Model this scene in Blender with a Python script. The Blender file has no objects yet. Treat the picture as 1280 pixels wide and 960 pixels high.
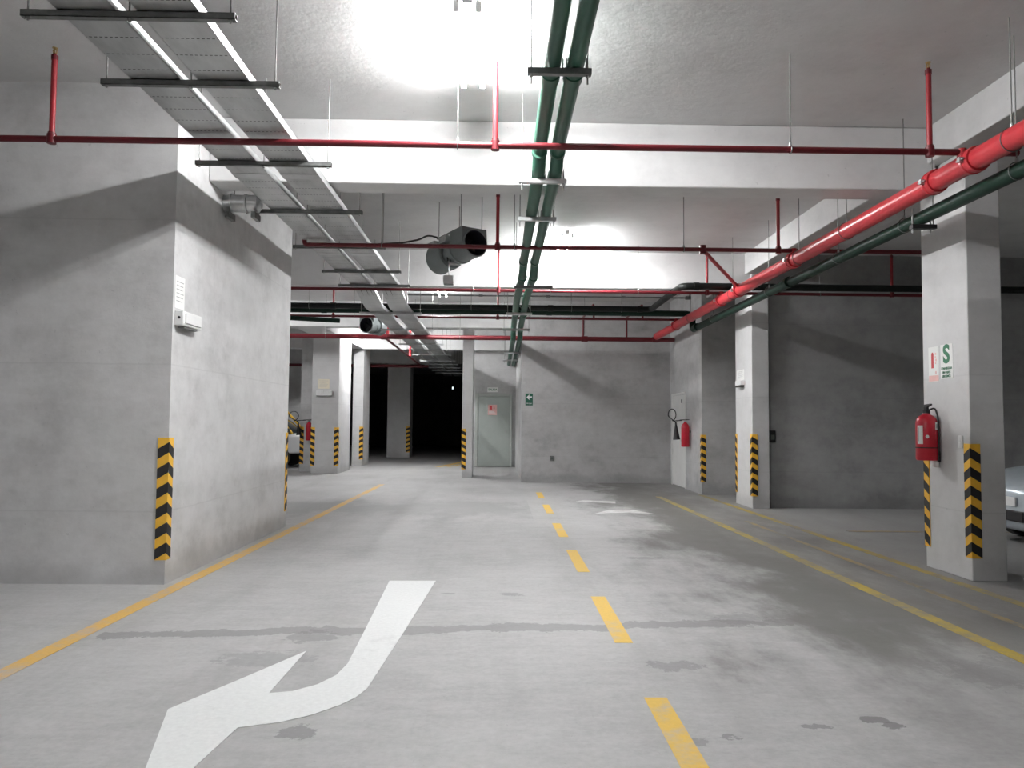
import bpy, bmesh, math, random
from math import sin, cos, pi, radians
from mathutils import Vector, Matrix
random.seed(4)
sc = bpy.context.scene
COL = sc.collection

# ------------------------------------------------------------------ materials
def new_mat(name):
    m = bpy.data.materials.new(name); m.use_nodes = True
    nt = m.node_tree
    return m, nt, nt.nodes['Principled BSDF']

def N(nt, kind, **kw):
    n = nt.nodes.new(kind)
    for k, v in kw.items():
        setattr(n, k, v)
    return n

def setin(n, **kw):
    for k, v in kw.items():
        n.inputs[k.replace('_', ' ')].default_value = v

def mth(nt, op, a, b=None, c=None):
    n = nt.nodes.new('ShaderNodeMath'); n.operation = op
    for i, v in enumerate((a, b, c)):
        if v is None: continue
        if isinstance(v, (int, float)): n.inputs[i].default_value = v
        else: nt.links.new(v, n.inputs[i])
    return n.outputs[0]

def noise(nt, vec, scale, detail=5, rough=.6):
    n = nt.nodes.new('ShaderNodeTexNoise')
    n.inputs['Scale'].default_value = scale; n.inputs['Detail'].default_value = detail
    n.inputs['Roughness'].default_value = rough
    nt.links.new(vec, n.inputs['Vector'])
    return n.outputs['Fac']

def mapping(nt, vec, scale=(1, 1, 1), loc=(0, 0, 0), rot=(0, 0, 0)):
    n = nt.nodes.new('ShaderNodeMapping')
    n.inputs['Scale'].default_value = scale; n.inputs['Location'].default_value = loc
    n.inputs['Rotation'].default_value = rot
    nt.links.new(vec, n.inputs['Vector'])
    return n.outputs['Vector']

def ramp(nt, fac, stops):
    n = nt.nodes.new('ShaderNodeValToRGB')
    el = n.color_ramp.elements
    while len(el) < len(stops): el.new(.5)
    for e, (p, c) in zip(el, stops):
        e.position = p; e.color = (*c, 1) if len(c) == 3 else c
    nt.links.new(fac, n.inputs['Fac'])
    return n.outputs['Color']

def mixc(nt, fac, a, b, blend='MIX'):
    n = nt.nodes.new('ShaderNodeMix'); n.data_type = 'RGBA'; n.blend_type = blend
    for s, v in ((n.inputs[0], fac), (n.inputs[6], a), (n.inputs[7], b)):
        if isinstance(v, (int, float)): s.default_value = v
        elif isinstance(v, tuple): s.default_value = (*v, 1)
        else: nt.links.new(v, s)
    return n.outputs[2]

def g3(v, warm=0.0):
    return (v * (1 + warm), v, v * (1 - warm))

def concrete(name, base, amp=.22, rough=.85, form=True, warm=.006, bump=.25):
    m, nt, b = new_mat(name)
    tc = N(nt, 'ShaderNodeTexCoord').outputs['Object']
    n1 = noise(nt, tc, 1.3, 8, .66)
    n2 = noise(nt, tc, 7, 8, .7)
    n3 = noise(nt, mapping(nt, tc, (.8, .8, 2.2)), 2.0, 7, .7)      # pour bands
    s = mth(nt, 'ADD', mth(nt, 'MULTIPLY', n1, .5), mth(nt, 'MULTIPLY', n2, .22))
    s = mth(nt, 'ADD', s, mth(nt, 'MULTIPLY', n3, .28))
    colr = ramp(nt, s, [(.34, g3(base * (1 - amp), warm)), (.5, g3(base, warm)), (.68, g3(min(.9, base * (1 + amp * .8)), warm * .5))])
    if form:   # faint joints left by the shuttering boards
        z = N(nt, 'ShaderNodeSeparateXYZ'); nt.links.new(tc, z.inputs[0])
        w = mth(nt, 'ADD', z.outputs[2], mth(nt, 'MULTIPLY', n1, .03))
        f = mth(nt, 'FRACT', mth(nt, 'DIVIDE', w, 1.22))
        line = mth(nt, 'LESS_THAN', mth(nt, 'ABSOLUTE', mth(nt, 'SUBTRACT', f, .5)), .005)
        colr = mixc(nt, mth(nt, 'MULTIPLY', line, mth(nt, 'MULTIPLY', n2, .32)), colr, g3(base * .55))
    if form:   # splash grime along the foot of walls
        fm = N(nt, 'ShaderNodeMapRange'); fm.interpolation_type = 'SMOOTHSTEP'
        fm.inputs['From Min'].default_value = .26; fm.inputs['From Max'].default_value = .06
        nt.links.new(mth(nt, 'ADD', z.outputs[2], mth(nt, 'MULTIPLY', mth(nt, 'SUBTRACT', n1, .5), .5)), fm.inputs['Value'])
        colr = mixc(nt, mth(nt, 'MULTIPLY', fm.outputs[0], .35), colr, g3(base * .55))
    # sparse dark pitting
    p = noise(nt, tc, 23, 3, .5)
    pit = mth(nt, 'MULTIPLY', mth(nt, 'GREATER_THAN', p, .735), .35)
    colr = mixc(nt, pit, colr, g3(base * .55))
    nt.links.new(colr, b.inputs['Base Color'])
    b.inputs['Roughness'].default_value = rough
    b.inputs['Specular IOR Level'].default_value = .3
    bp = N(nt, 'ShaderNodeBump'); bp.inputs['Strength'].default_value = bump; bp.inputs['Distance'].default_value = .012
    nt.links.new(noise(nt, tc, 11, 9, .7), bp.inputs['Height'])
    nt.links.new(bp.outputs[0], b.inputs['Normal'])
    return m

def floor_material():
    m, nt, b = new_mat('polished_floor_concrete')
    tc = N(nt, 'ShaderNodeTexCoord').outputs['Object']
    sx = N(nt, 'ShaderNodeSeparateXYZ'); nt.links.new(tc, sx.inputs[0]); X, Y = sx.outputs[0], sx.outputs[1]
    n1 = noise(nt, tc, .55, 8, .62)
    n2 = noise(nt, mapping(nt, tc, (1, 2.6, 1)), 3.2, 9, .7)
    n3 = noise(nt, tc, 26, 6, .7)
    s = mth(nt, 'ADD', mth(nt, 'ADD', mth(nt, 'MULTIPLY', n1, .40), mth(nt, 'MULTIPLY', n2, .33)), mth(nt, 'MULTIPLY', n3, .27))
    base = ramp(nt, s, [(.33, (.295, .292, .288)), (.5, (.42, .417, .413)), (.66, (.52, .518, .515))])
    sp = noise(nt, tc, 48, 3, .55)
    base = mixc(nt, mth(nt, 'MULTIPLY', mth(nt, 'GREATER_THAN', sp, .70), .3), base, (.2, .198, .195))
    # tyre-darkened tracks along the lane: broad scuffing with its own shape
    tr = noise(nt, mapping(nt, tc, (1.3, .22, 1)), 1.6, 6, .65)
    base = mixc(nt, mth(nt, 'MULTIPLY', mth(nt, 'GREATER_THAN', tr, .5), mth(nt, 'MULTIPLY', mth(nt, 'SUBTRACT', tr, .5), 1.5)), base, (.24, .235, .225))
    # darker strip along the parking bays with a ragged edge
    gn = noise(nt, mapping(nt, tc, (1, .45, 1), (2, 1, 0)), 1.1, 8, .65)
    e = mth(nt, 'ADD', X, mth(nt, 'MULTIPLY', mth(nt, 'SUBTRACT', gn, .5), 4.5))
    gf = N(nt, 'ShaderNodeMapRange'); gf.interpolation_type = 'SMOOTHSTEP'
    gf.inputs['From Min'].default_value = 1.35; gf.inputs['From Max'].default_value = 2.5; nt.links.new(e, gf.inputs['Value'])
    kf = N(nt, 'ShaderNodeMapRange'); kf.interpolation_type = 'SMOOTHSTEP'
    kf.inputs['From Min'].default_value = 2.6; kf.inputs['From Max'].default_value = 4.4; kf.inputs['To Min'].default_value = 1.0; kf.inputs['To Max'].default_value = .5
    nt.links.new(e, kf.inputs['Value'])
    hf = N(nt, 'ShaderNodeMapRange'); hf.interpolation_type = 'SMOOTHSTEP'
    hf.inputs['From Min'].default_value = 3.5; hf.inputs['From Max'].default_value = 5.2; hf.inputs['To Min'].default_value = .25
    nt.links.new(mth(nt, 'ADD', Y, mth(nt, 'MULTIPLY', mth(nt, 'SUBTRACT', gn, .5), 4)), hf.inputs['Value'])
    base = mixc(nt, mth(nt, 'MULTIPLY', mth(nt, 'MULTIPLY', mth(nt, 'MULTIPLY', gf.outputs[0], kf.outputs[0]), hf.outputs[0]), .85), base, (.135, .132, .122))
    q = mth(nt, 'ABSOLUTE', mth(nt, 'SUBTRACT', Y, 12.3))  # shadow patch painted into the floor colour across the lane
    q = mth(nt, 'ADD', q, mth(nt, 'MULTIPLY', mth(nt, 'SUBTRACT', gn, .5), 5.5))
    qf = N(nt, 'ShaderNodeMapRange'); qf.interpolation_type = 'SMOOTHSTEP'
    qf.inputs['From Min'].default_value = 1.6; qf.inputs['From Max'].default_value = .2; nt.links.new(q, qf.inputs['Value'])
    base = mixc(nt, mth(nt, 'MULTIPLY', mth(nt, 'MULTIPLY', qf.outputs[0], mth(nt, 'LESS_THAN', X, .5)), .45), base, (.2, .197, .19))
    # wandering damp seam across the lane
    wob = mth(nt, 'MULTIPLY', mth(nt, 'SUBTRACT', noise(nt, mapping(nt, tc, (1, .6, 1)), 2.4, 9, .72), .5), .42)
    yc = mth(nt, 'ADD', mth(nt, 'MULTIPLY', X, .085), mth(nt, 'ADD', 5.2, wob))
    d = mth(nt, 'ABSOLUTE', mth(nt, 'SUBTRACT', Y, yc))
    wid = mth(nt, 'ADD', -.035, mth(nt, 'MULTIPLY', noise(nt, mapping(nt, tc, (1, 1, 1), (4, 2, 0)), 3.0, 9, .75), .24))
    seam = mth(nt, 'LESS_THAN', d, wid)
    inx = mth(nt, 'MULTIPLY', mth(nt, 'GREATER_THAN', X, -2.5), mth(nt, 'LESS_THAN', X, 3.2))
    base = mixc(nt, mth(nt, 'MULTIPLY', mth(nt, 'MULTIPLY', seam, inx), .55), base, (.19, .185, .18))
    # separate spots of damp and oil
    warp = noise(nt, tc, 11, 8, .75)
    for (px, py, rx, ry, k) in ((-.871, 3.464, .10, .085, .6), (.114, 6.207, .09, .07, .45), (1.0, 4.415, .17, .10, .45), (1.439, 3.543, .075, .03, .6),
                                (1.74, 3.62, .07, .05, .75), (1.80, 3.55, .06, .045, .75), (-1.163, 4.97, .17, .16, .45), (1.714, 5.45, .2, .2, .35),
                                (-1.3, 4.5, .3, .16, .3), (-.392, 6.223, .06, .02, .6), (1.02, 3.42, .05, .04, .6), (.86, 3.36, .05, .05, .5), (1.5, 7.9, .25, .08, .35), (2.9, 4.3, .5, .3, .3)):
        ex = mth(nt, 'DIVIDE', mth(nt, 'SUBTRACT', X, px), rx); ey = mth(nt, 'DIVIDE', mth(nt, 'SUBTRACT', Y, py), ry)
        r = mth(nt, 'ADD', mth(nt, 'ADD', mth(nt, 'MULTIPLY', ex, ex), mth(nt, 'MULTIPLY', ey, ey)), mth(nt, 'MULTIPLY', mth(nt, 'SUBTRACT', warp, .5), 5.5))
        base = mixc(nt, mth(nt, 'MULTIPLY', mth(nt, 'LESS_THAN', r, .8), k), base, (.17, .168, .165))
    nt.links.new(base, b.inputs['Base Color'])
    rr = mth(nt, 'ADD', .46, mth(nt, 'MULTIPLY', n2, .3))
    nt.links.new(rr, b.inputs['Roughness'])
    b.inputs['Specular IOR Level'].default_value = .35
    bp = N(nt, 'ShaderNodeBump'); bp.inputs['Strength'].default_value = .12; bp.inputs['Distance'].default_value = .01
    nt.links.new(n3, bp.inputs['Height']); nt.links.new(bp.outputs[0], b.inputs['Normal'])
    return m

def paint(name, col, rough=.45, metal=0.0, mott=.12, scale=9, spec=.5):
    m, nt, b = new_mat(name)
    tc = N(nt, 'ShaderNodeTexCoord').outputs['Object']
    n = noise(nt, tc, scale, 5, .6)
    c = ramp(nt, n, [(.3, tuple(x * (1 - mott) for x in col)), (.7, tuple(min(1, x * (1 + mott)) for x in col))])
    nt.links.new(c, b.inputs['Base Color'])
    b.inputs['Roughness'].default_value = rough; b.inputs['Metallic'].default_value = metal
    b.inputs['Specular IOR Level'].default_value = spec
    return m

def worn_paint(name, col, wear, under=(.43, .42, .41), scale=7):
    m, nt, b = new_mat(name)
    tc = N(nt, 'ShaderNodeTexCoord').outputs['Object']
    n = noise(nt, tc, scale, 9, .72); n2 = noise(nt, mapping(nt, tc, (1, 1, 1), (3, 7, 0)), 1.1, 5, .6)
    s = mth(nt, 'ADD', mth(nt, 'MULTIPLY', n, .5), mth(nt, 'MULTIPLY', n2, .5))
    f = ramp(nt, s, [(max(0., wear - .09), (1, 1, 1)), (wear + .09, (0, 0, 0))])
    n3 = noise(nt, tc, 40, 4, .6)
    c = ramp(nt, n3, [(.3, tuple(x * .9 for x in col)), (.7, col)])
    nt.links.new(mixc(nt, f, c, under), b.inputs['Base Color'])
    b.inputs['Roughness'].default_value = .6; b.inputs['Specular IOR Level'].default_value = .3
    return m

def emit(name, col, s):
    m, nt, b = new_mat(name)
    b.inputs['Base Color'].default_value = (*col, 1)
    b.inputs['Emission Color'].default_value = (*col, 1); b.inputs['Emission Strength'].default_value = s
    return m

def tray_material():
    m, nt, b = new_mat('perforated_galvanised_sheet')
    tc = N(nt, 'ShaderNodeTexCoord').outputs['Object']
    sx = N(nt, 'ShaderNodeSeparateXYZ'); nt.links.new(tc, sx.inputs[0]); X, Y = sx.outputs[0], sx.outputs[1]
    n = noise(nt, mapping(nt, tc, (2, .6, 2)), 2.5, 6, .6)
    c = ramp(nt, n, [(.3, (.40, .41, .41)), (.55, (.54, .55, .55)), (.75, (.62, .62, .60))])
    fx = mth(nt, 'SUBTRACT', mth(nt, 'FRACT', mth(nt, 'DIVIDE', X, .029)), .5)
    fy = mth(nt, 'SUBTRACT', mth(nt, 'FRACT', mth(nt, 'DIVIDE', Y, .2)), .5)
    dx = mth(nt, 'MULTIPLY', fx, .029); dy = mth(nt, 'MULTIPLY', fy, .2)
    r1 = mth(nt, 'LESS_THAN', mth(nt, 'ABSOLUTE', dx), .0085)
    r2 = mth(nt, 'LESS_THAN', mth(nt, 'ABSOLUTE', dy), .0045)
    c = mixc(nt, mth(nt, 'MULTIPLY', r1, r2), c, (.015, .015, .015))
    nt.links.new(c, b.inputs['Base Color'])
    b.inputs['Metallic'].default_value = .75; b.inputs['Roughness'].default_value = .42
    return m

M = {}
M['wall'] = concrete('wall_concrete', .60, .26)
M['wall_back'] = concrete('mottled_grey_wall_concrete', .50, .30)
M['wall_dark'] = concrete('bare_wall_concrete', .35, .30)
M['ceil'] = concrete('ceiling_concrete', .64, .12, form=False, bump=.38)
M['beam'] = concrete('beam_concrete', .66, .14, form=False, bump=.15)
M['pillar'] = concrete('pillar_concrete', .62, .14)
M['void'] = concrete('unlit_far_concrete', .2, .2)  # darkness of the passage put into the concrete colour
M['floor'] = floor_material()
M['galv'] = paint('galvanised_steel', (.55, .56, .56), .38, .8, .15, 5)
M['tray'] = tray_material()
M['strut'] = paint('strut_steel', (.20, .205, .20), .5, .7, .25, 12)
M['rod'] = paint('threaded_rod_steel', (.28, .28, .27), .5, .7, .2, 20)
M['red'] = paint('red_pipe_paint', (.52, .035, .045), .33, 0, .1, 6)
M['red_shaded'] = paint('shaded_red_pipe_paint', (.14, .009, .015), .42, 0, .15, 6)  # same red, darkened: shade on the branch pipes painted in
M['red_half_shaded'] = paint('half_shaded_red_pipe_paint', (.34, .022, .030), .42, 0, .15, 6)  # same red with part of the shade painted in, for risers
M['brass'] = paint('sprinkler_brass', (.55, .40, .16), .35, .9)
M['green'] = paint('green_pipe_paint', (.028, .105, .068), .42, 0, .15, 5)
M['dgreen'] = paint('dark_green_pipe_paint', (.008, .028, .018), .5, 0, .2, 5, .25)
M['black_pipe'] = paint('black_pipe_paint', (.008, .010, .009), .5, 0, .2, 5, .25)
M['fan'] = paint('fan_grey_metal', (.19, .21, .21), .45, .4, .12, 4)
M['fan_dark'] = paint('fan_dark_rim', (.05, .055, .06), .5, .3)
M['fan_in'] = paint('fan_inside', (.012, .012, .02), .6)
M['white'] = paint('white_plastic', (.78, .78, .77), .4, 0, .03)
M['white_metal'] = paint('white_enamel', (.74, .74, .73), .4, 0, .03)
M['paper'] = paint('white_paper', (.82, .82, .80), .8, 0, .03)
M['paper_cream'] = paint('cream_paper', (.78, .72, .58), .8, 0, .03)
M['ink'] = paint('grey_ink', (.42, .42, .42), .8)
M['inkdark'] = paint('dark_ink', (.10, .12, .11), .8)
M['yellow'] = paint('guard_yellow_rubber', (.92, .52, .05), .5, 0, .06)
M['blackr'] = paint('guard_black_rubber', (.018, .017, .018), .55, 0, .2)
M['ext_red'] = paint('extinguisher_red', (.50, .012, .03), .28, 0, .05)
M['blackp'] = paint('black_plastic', (.012, .012, .013), .45)
M['sign_green'] = paint('sign_green', (.02, .11, .07), .5, 0, .04)
M['sign_greenx'] = paint('sign_lettering_green', (.015, .16, .07), .5, 0, .04)
M['sign_pink'] = paint('faded_red_print', (.80, .50, .47), .7, 0, .05)
M['sign_red'] = paint('sign_red', (.62, .06, .07), .6)
M['door_grey'] = paint('grey_green_door_paint', (.40, .44, .41), .45, 0, .05, 3)
M['door_frame'] = paint('door_frame_paint', (.44, .47, .44), .45, 0, .05, 3)
M['door_white'] = paint('white_door_paint', (.78, .78, .76), .5, 0, .05, 3)
M['chrome'] = paint('brushed_steel', (.45, .45, .45), .3, .9)
M['yl_left'] = worn_paint('worn_orange_yellow_line', (.74, .46, .13), .455)
M['yl_dash'] = worn_paint('worn_yellow_dash', (.76, .50, .10), .395)
M['yl_right'] = worn_paint('faded_yellow_line', (.50, .365, .07), .48, (.235, .225, .205))
M['yl_faint'] = worn_paint('nearly_gone_yellow_line', (.48, .33, .12), .53, (.235, .23, .21))
M['wl'] = worn_paint('worn_white_road_paint', (.80, .81, .80), .36, (.55, .55, .54))
M['wl_faint'] = worn_paint('flaking_white_road_paint', (.74, .74, .73), .47, (.45, .44, .43))
M['car_silver'] = paint('pale_blue_silver_car_paint', (.52, .58, .62), .22, .35, .03)
M['car_white'] = paint('white_truck_paint', (.80, .80, .80), .3, 0, .02)
M['glass'] = paint('dark_car_glass', (.02, .025, .03), .08, 0, .05, 3, .8)
M['tyre'] = paint('tyre_rubber', (.015, .015, .015), .8)
M['lampglass'] = paint('car_lamp_glass', (.6, .62, .64), .12, .3)
M['taxi'] = paint('yellow_trim', (.8, .5, .05), .4)
M['tube'] = emit('lit_fluorescent_tube', (.985, .99, 1), 270)
M['tube_dim'] = emit('lit_dim_fluorescent_tube', (.985, .99, 1), 130)  # weaker strength, set to balance the light
M['emerg'] = emit('dim_emergency_lamp', (.8, .95, 1), .8)

# ------------------------------------------------------------------ mesh helper
def wloc(o):
    v = Vector((0, 0, 0))
    while o is not None:
        v += o.location; o = o.parent
    return v

class MB:
    def __init__(s): s.b = bmesh.new()
    def _tag(s, faces, mi, smooth=False):
        for f in faces: f.material_index = mi; f.smooth = smooth
    def box(s, x0, x1, y0, y1, z0, z1, mi=0):
        c = [s.b.verts.new((x, y, z)) for z in (z0, z1) for x, y in ((x0, y0), (x1, y0), (x1, y1), (x0, y1))]
        fs = [s.b.faces.new([c[i] for i in q]) for q in ((3, 2, 1, 0), (4, 5, 6, 7), (0, 1, 5, 4), (1, 2, 6, 5), (2, 3, 7, 6), (3, 0, 4, 7))]
        s._tag(fs, mi); return s
    def obox(s, c, size, rot=(0, 0, 0), mi=0):
        from mathutils import Euler
        R = Euler(rot).to_matrix(); c = Vector(c); hx, hy, hz = [q / 2 for q in size]
        v = [s.b.verts.new(c + R @ Vector((x, y, z))) for z in (-hz, hz) for x, y in ((-hx, -hy), (hx, -hy), (hx, hy), (-hx, hy))]
        fs = [s.b.faces.new([v[i] for i in q]) for q in ((3, 2, 1, 0), (4, 5, 6, 7), (0, 1, 5, 4), (1, 2, 6, 5), (2, 3, 7, 6), (3, 0, 4, 7))]
        s._tag(fs, mi); return s
    def poly(s, pts, mi=0):
        f = s.b.faces.new([s.b.verts.new(p) for p in pts]); s._tag([f], mi); return s
    def prism(s, pts, d, mi=0):
        """flat polygon pts pushed along vector d"""
        d = Vector(d); a = [s.b.verts.new(p) for p in pts]; c = [s.b.verts.new(Vector(p) + d) for p in pts]
        n = len(pts); fs = [s.b.faces.new(a), s.b.faces.new(c[::-1])]
        fs += [s.b.faces.new((a[i], c[i], c[(i + 1) % n], a[(i + 1) % n])) for i in range(n)]
        s._tag(fs, mi); bmesh.ops.recalc_face_normals(s.b, faces=fs); return s
    def tube(s, path, r, seg=14, mi=0, fillet=0.0, cap=True):
        P = [Vector(p) for p in path]
        if fillet > 0 and len(P) > 2:
            Q = [P[0]]
            for i in range(1, len(P) - 1):
                a = (P[i - 1] - P[i]); c = (P[i + 1] - P[i])
                k = min(fillet, a.length * .49, c.length * .49)
                A = P[i] + a.normalized() * k; C = P[i] + c.normalized() * k
                for t in range(7):
                    t /= 6; Q.append((1 - t) ** 2 * A + 2 * t * (1 - t) * P[i] + t * t * C)
            Q.append(P[-1]); P = Q
        rs = r if isinstance(r, (list, tuple)) else [r] * len(P)
        prev = None; rings = []; up = None
        for i, p in enumerate(P):
            t = ((P[min(i + 1, len(P) - 1)] - P[i]).normalized() + (P[i] - P[max(i - 1, 0)]).normalized())
            t = t.normalized() if t.length > 1e-6 else Vector((0, 0, 1))
            if up is None: up = t.orthogonal().normalized()
            up = (up - t * up.dot(t)); up = up.normalized() if up.length > 1e-5 else t.orthogonal().normalized()
            w = t.cross(up)
            rings.append([s.b.verts.new(p + rs[i] * (cos(2 * pi * k / seg) * up + sin(2 * pi * k / seg) * w)) for k in range(seg)])
        for A, C in zip(rings, rings[1:]):
            fs = [s.b.faces.new((A[k], A[(k + 1) % seg], C[(k + 1) % seg], C[k])) for k in range(seg)]
            s._tag(fs, mi, True)
        if cap:
            s._tag([s.b.faces.new(rings[0][::-1]), s.b.faces.new(rings[-1])], mi)
        return s
    def lathe(s, c, axis, prof, seg=24, mi=0):
        """prof: list of (distance along axis, radius)"""
        c = Vector(c); ax = Vector(axis).normalized(); u = ax.orthogonal().normalized(); w = ax.cross(u)
        rings = []
        for d, r in prof:
            if r <= 1e-6: rings.append([s.b.verts.new(c + ax * d)])
            else: rings.append([s.b.verts.new(c + ax * d + r * (cos(2 * pi * k / seg) * u + sin(2 * pi * k / seg) * w)) for k in range(seg)])
        for A, C in zip(rings, rings[1:]):
            for k in range(seg):
                k2 = (k + 1) % seg
                if len(A) == 1 and len(C) == 1: continue
                if len(A) == 1: f = s.b.faces.new((A[0], C[k2], C[k]))
                elif len(C) == 1: f = s.b.faces.new((A[k], A[k2], C[0]))
                else: f = s.b.faces.new((A[k], A[k2], C[k2], C[k]))
                f.material_index = mi; f.smooth = True
        return s
    def build(s, name, mats, parent=None, bevel=0.0, subsurf=0, sharp=True, origin=None):
        me = bpy.data.meshes.new(name)
        org = wloc(parent) if parent is not None else Vector(origin or (0, 0, 0))
        if org.length: bmesh.ops.translate(s.b, verts=s.b.verts, vec=-org)
        bmesh.ops.recalc_face_normals(s.b, faces=s.b.faces)
        s.b.to_mesh(me); s.b.free()
        for m in (mats if isinstance(mats, (list, tuple)) else [mats]):
            me.materials.append(M[m] if isinstance(m, str) else m)
        o = bpy.data.objects.new(name, me); COL.objects.link(o)
        if parent is not None: o.parent = parent
        else: o.location = org
        if sharp:
            try: me.set_sharp_from_angle(angle=radians(40))
            except Exception: pass
        if bevel:
            b = o.modifiers.new('bevel', 'BEVEL'); b.width = bevel; b.segments = 2; b.limit_method = 'ANGLE'
        if subsurf:
            q = o.modifiers.new('sub', 'SUBSURF'); q.levels = q.render_levels = subsurf
        return o

def thing(name, label, cat, loc=(0, 0, 0), group=None):
    o = bpy.data.objects.new(name, None); COL.objects.link(o); o.empty_display_size = .1
    o.location = loc
    return tag(o, label, cat, group)
def tag(o, label, cat, group=None):
    o['label'] = label; o['category'] = cat
    if group: o['group'] = group
    return o
def struct(o, label, cat):
    o['kind'] = 'structure'; o['label'] = label; o['category'] = cat; return o

ORD = ['first', 'second', 'third', 'fourth', 'fifth', 'sixth', 'seventh', 'eighth', 'ninth', 'tenth', 'eleventh', 'twelfth',
       'thirteenth', 'fourteenth', 'fifteenth', 'sixteenth', 'seventeenth', 'eighteenth']

def text_mesh(name, body, size, place, parent, mat, align='CENTER', sx=1.0, bold=0.0):
    """lettering as a thin mesh. place(u, v, w) maps lettering plane to world"""
    cu = bpy.data.curves.new(name, 'FONT'); cu.body = body; cu.size = size; cu.align_x = align; cu.align_y = 'CENTER'
    cu.extrude = .0006; cu.offset = bold
    t = bpy.data.objects.new(name + '_tmp', cu); COL.objects.link(t)
    dg = bpy.context.evaluated_depsgraph_get(); dg.update()
    me = bpy.data.meshes.new_from_object(t.evaluated_get(dg))
    bpy.data.objects.remove(t); bpy.data.curves.remove(cu)
    org = wloc(parent)
    for v in me.vertices: v.co = Vector(place(v.co.x * sx, v.co.y, v.co.z)) - org
    me.materials.clear(); me.materials.append(M[mat]); me.name = name
    o = bpy.data.objects.new(name, me); COL.objects.link(o); o.parent = parent
    return o

# ------------------------------------------------------------------ setting
CEIL, BB = 4.2, 3.59
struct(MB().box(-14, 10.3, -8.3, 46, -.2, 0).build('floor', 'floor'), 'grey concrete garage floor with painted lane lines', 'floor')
FL = bpy.data.objects['floor']
struct(MB().box(-14, 10.3, -8.3, 46, CEIL, CEIL + .25).build('ceiling', 'ceil'), 'pale concrete ceiling slab with deep beams', 'ceiling')
struct(MB().box(-9, -2.74, 6.5, 10.12, 0, CEIL).build('wall_left', 'wall'), 'large concrete block wall on the left, striped guard at its corner', 'wall')
struct(MB().box(.51, 3.95, 17.9, 24.6, 0, CEIL).build('wall_back', 'wall_back'), 'bare concrete wall at the back with the green arrow sign', 'wall')
struct(MB().box(3.95, 10, 15.1, 24.6, 0, CEIL).build('wall_right', 'wall_back'), 'concrete wall right of the back wall with a white door', 'wall')
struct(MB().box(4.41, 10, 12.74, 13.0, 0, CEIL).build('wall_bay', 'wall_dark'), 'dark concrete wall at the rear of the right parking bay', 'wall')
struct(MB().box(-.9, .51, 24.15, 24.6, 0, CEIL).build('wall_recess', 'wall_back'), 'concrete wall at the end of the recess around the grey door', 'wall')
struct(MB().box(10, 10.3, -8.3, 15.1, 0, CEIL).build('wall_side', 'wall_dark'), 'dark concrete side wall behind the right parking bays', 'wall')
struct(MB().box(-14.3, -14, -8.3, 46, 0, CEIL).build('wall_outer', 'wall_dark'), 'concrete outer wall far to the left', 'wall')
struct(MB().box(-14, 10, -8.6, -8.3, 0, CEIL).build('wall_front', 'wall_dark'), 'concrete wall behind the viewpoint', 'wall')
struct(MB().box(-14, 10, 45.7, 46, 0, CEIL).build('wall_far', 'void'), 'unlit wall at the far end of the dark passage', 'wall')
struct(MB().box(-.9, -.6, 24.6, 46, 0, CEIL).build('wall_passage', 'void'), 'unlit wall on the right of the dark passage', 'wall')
struct(MB().box(-14, -5.9, 26.6, 26.9, 0, CEIL).build('wall_vehicle', 'wall'), 'pale concrete wall behind the white pickup', 'wall')
struct(MB().box(-5.4, -4.9, 21.2, 21.5, 0, CEIL).build('wall_stub', 'wall'), 'narrow concrete wall beside the left pillar with an extinguisher', 'wall')

bname = ['first', 'second', 'third', 'fourth']
for i, (y0, x0, x1) in enumerate(((1.6, -9, 4.05), (7.2, -2.74, 4.13), (12.7, -14, 4.41), (18.25, -14, .51), (23.8, -14, .51), (29.4, -14, -.9))):
    lab = ['concrete ceiling beam overhead, before the nearest lamp', 'nearest visible wide concrete ceiling beam behind the first red pipe', 'second concrete ceiling beam, beyond the large jet fan',
           'third concrete ceiling beam behind the dark cross pipes', 'white-lit concrete beam over the dark passage opening', 'unlit concrete beam inside the dark passage'][i]
    struct(MB().box(x0, x1, y0, y0 + .32, BB, CEIL).build('beam', 'beam', bevel=.012), lab, 'beam')
struct(MB().box(4.05, 4.40, -8.3, 15.1, 3.85, CEIL).build('beam', 'beam', bevel=.01), 'long shallow concrete beam running above the right pillars', 'beam')
struct(MB().box(-4.9, -4.2, 18.57, 25.2, BB, CEIL).build('beam', 'beam', bevel=.01), 'concrete beam running back above the far left pillars', 'beam')

def pillar(x0, x1, y0, y1, lab, z1=CEIL):
    return struct(MB().box(x0, x1, y0, y1, 0, z1).build('pillar', 'pillar', bevel=.008), lab, 'pillar')
pillar(4.17, 4.48, 6.82, 7.56, 'nearest right concrete pillar carrying the red extinguisher and S sign', 3.85)
pillar(4.13, 4.41, 12.62, 13.5, 'second right concrete pillar with striped guards, beside the dark bay', 3.85)
pillar(4.13, 4.43, 1.2, 1.9, 'right concrete pillar beside the viewpoint', 3.85)
pillar(-4.9, -4.2, 20.35, 21.95, 'far left concrete pillar with a notice and emergency lamp', BB)
pillar(-4.52, -4.2, 24.0, 25.15, 'white-lit slim pillar at the left of the dark passage opening', BB)
pillar(-.92, -.66, 19.3, 20.1, 'slim concrete pillar left of the grey door recess')
pillar(-4.3, -3.43, 29.9, 30.8, 'dim concrete pillar standing inside the dark passage')

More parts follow.
